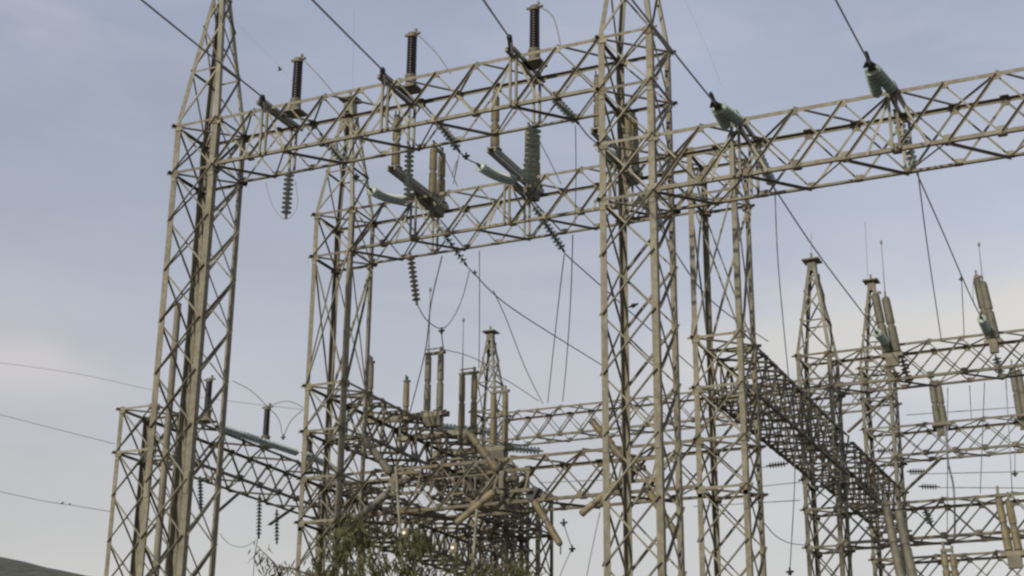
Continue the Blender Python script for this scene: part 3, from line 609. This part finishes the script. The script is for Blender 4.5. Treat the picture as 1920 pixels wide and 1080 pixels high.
# lamps
for k, (px, py) in enumerate(((760, 1000), (851, 1028))):
    c = at(px, py, 37.0); t = thing('flood_lamp', ('small lit lamp low in the tangle, left and higher one', 'small lit lamp low in the tangle, right and lower one')[k], 'lamp', c, 'lit yard lamps')
    mb = MB(); mb.box(c+Y_*.02-Z_*.12, c+Y_*.02+Z_*.14, X_, .2, .12); mb.box(c+Y_*.08, c+V((0, 1.5, .15)), Z_, .04, .04); mb.build('housing', 'cast', t)
    mb = MB(); mb.lathe(c-Y_*.07, c-Y_*9, [(0, .045), (.02, .04), (.04, .03)], 10); mb.build('lens', 'lamp', t, True)

# birds
def bird(label, px, py, Yp, s, yaw, fly=False):
    c = at(px, py, Yp); mb = MB(); d = V((math.cos(yaw), math.sin(yaw), .45)).normalized(); sd = d.cross(Z_).normalized()
    prof = [(-.9, .03), (-.55, .07), (-.3, .19), (0, .3), (.25, .27), (.42, .15), (.5, .15), (.62, .165), (.75, .11), (.82, .04), (.95, .008)]
    mb.lathe(c, c+d, [(a*s, r*s) for a, r in prof], 12)
    mb.prism(c-d*s*.45, c-d*s*1.25-Z_*s*.05, [(-.1*s, 0), (.1*s, 0), (.1*s, .03*s), (-.1*s, .03*s)], sd, Z_)
    for q in (-1, 1):
        if fly: mb.prism(c+sd*q*s*.2, c+sd*q*s*1.3+Z_*s*.5-d*s*.2, [(-.28*s, 0), (.28*s, 0), (.2*s, .03*s), (-.2*s, .03*s)], d, Z_)
        else:
            mb.lathe(c+sd*q*s*.2+d*s*.2, c+sd*q*s*.17-d*s*.7, [(0, .06*s), (.15*s, .15*s), (.5*s, .12*s), (.9*s, .02*s)], 8)
            mb.tube([c+sd*q*s*.1-Z_*s*.2, c+sd*q*s*.1-Z_*s*.42], .02*s)
    tag(mb.build('bird', 'bird', None, True), label, 'bird', 'birds')
bird('dark bird perched inside the nearest right tower against the sky', 1187, 573, YA+W*.5, .17, .6)
bird('small bird on the lowest left wire, left of two', 117, 943, 41.6, .09, .3); bird('small bird on the lowest left wire, right of two', 131, 945, 41.3, .09, 2.6)
bird('tiny bird flying in the open sky left of the first dark insulator', 525, 131, 45, .12, .4, True)

# ---------------------------------------------------------------- tree in front
def tree(Yp):
    base = at(760, 1080, Yp); base.z = 0; t = thing('eucalyptus_tree', 'olive green tree with drooping narrow leaves, its crown top low in the middle', 'tree', base)
    rnd = random.Random(5); br = MB(); lf = MB()
    H_ = 6.2; trunk = [base+V((math.sin(i*.9)*.12, math.cos(i*1.3)*.1, H_*i/7)) for i in range(8)]
    br.tube(trunk, [.15-.013*i for i in range(8)], 8)
    #        limb end (x, y seen), depth, spread, clumps
    ends = [(515, 1062, .5, .2, 4), (560, 1085, .2, .22, 4), (632, 1040, -.4, .26, 13), (655, 985, 0, .2, 7), (690, 1015, .5, .24, 8), (700, 1075, -.6, .32, 11), (782, 1010, .3, .24, 12), (775, 1050, -.3, .28, 9), (845, 1065, .6, .25, 4), (885, 1085, 0, .26, 8), (950, 1075, -.3, .22, 5), (985, 1055, .4, .16, 2), (830, 1108, .2, .36, 14), (620, 1105, .3, .4, 12), (930, 1115, .1, .35, 9), (740, 1120, 0, .4, 12)]
    for px, py, dy, sp, nc in ends:
        e = at(px, py, Yp+dy); s_ = trunk[rnd.choice((4, 5, 6))]; m_ = s_.lerp(e, .55)+Z_*.35
        br.tube([s_, m_, e.lerp(m_, .3)+Z_*.06, e], [.05, .032, .02, .01], 6)
        for c_ in range(int(nc*1.6)):
            cc = e+V((rnd.gauss(0, sp), rnd.gauss(0, sp), rnd.gauss(0, sp*.8)))
            br.tube([e.lerp(m_, rnd.uniform(0, .3)), cc+Z_*.08, cc-Z_*.1], [.01, .006, .003], 4)
            for l in range(rnd.randint(9, 20)):
                o = cc+V((rnd.gauss(0, .09), rnd.gauss(0, .09), rnd.gauss(0, .1))); ln = rnd.uniform(.12, .23); a = rnd.uniform(0, 6.28)
                d = V((math.cos(a)*.6, math.sin(a)*.6, rnd.uniform(-1.1, -.35))).normalized(); u = d.orthogonal().normalized()*.019
                u = (Matrix.Rotation(rnd.uniform(0, 6.28), 3, d) @ u); k0 = len(lf.v); bend = V((rnd.uniform(-.02, .02), rnd.uniform(-.02, .02), -.02))
                lf.v += [o, o+d*ln*.35+u, o+d*ln*.7+u*.6+bend*.6, o+d*ln+bend*1.5, o+d*ln*.7-u*.6+bend*.6, o+d*ln*.35-u]; lf.f.append((k0, k0+1, k0+2, k0+3, k0+4, k0+5))
    br.build('trunk', 'bark', t, True); lf.build('crown', 'leaf', t)
tree(27.5)
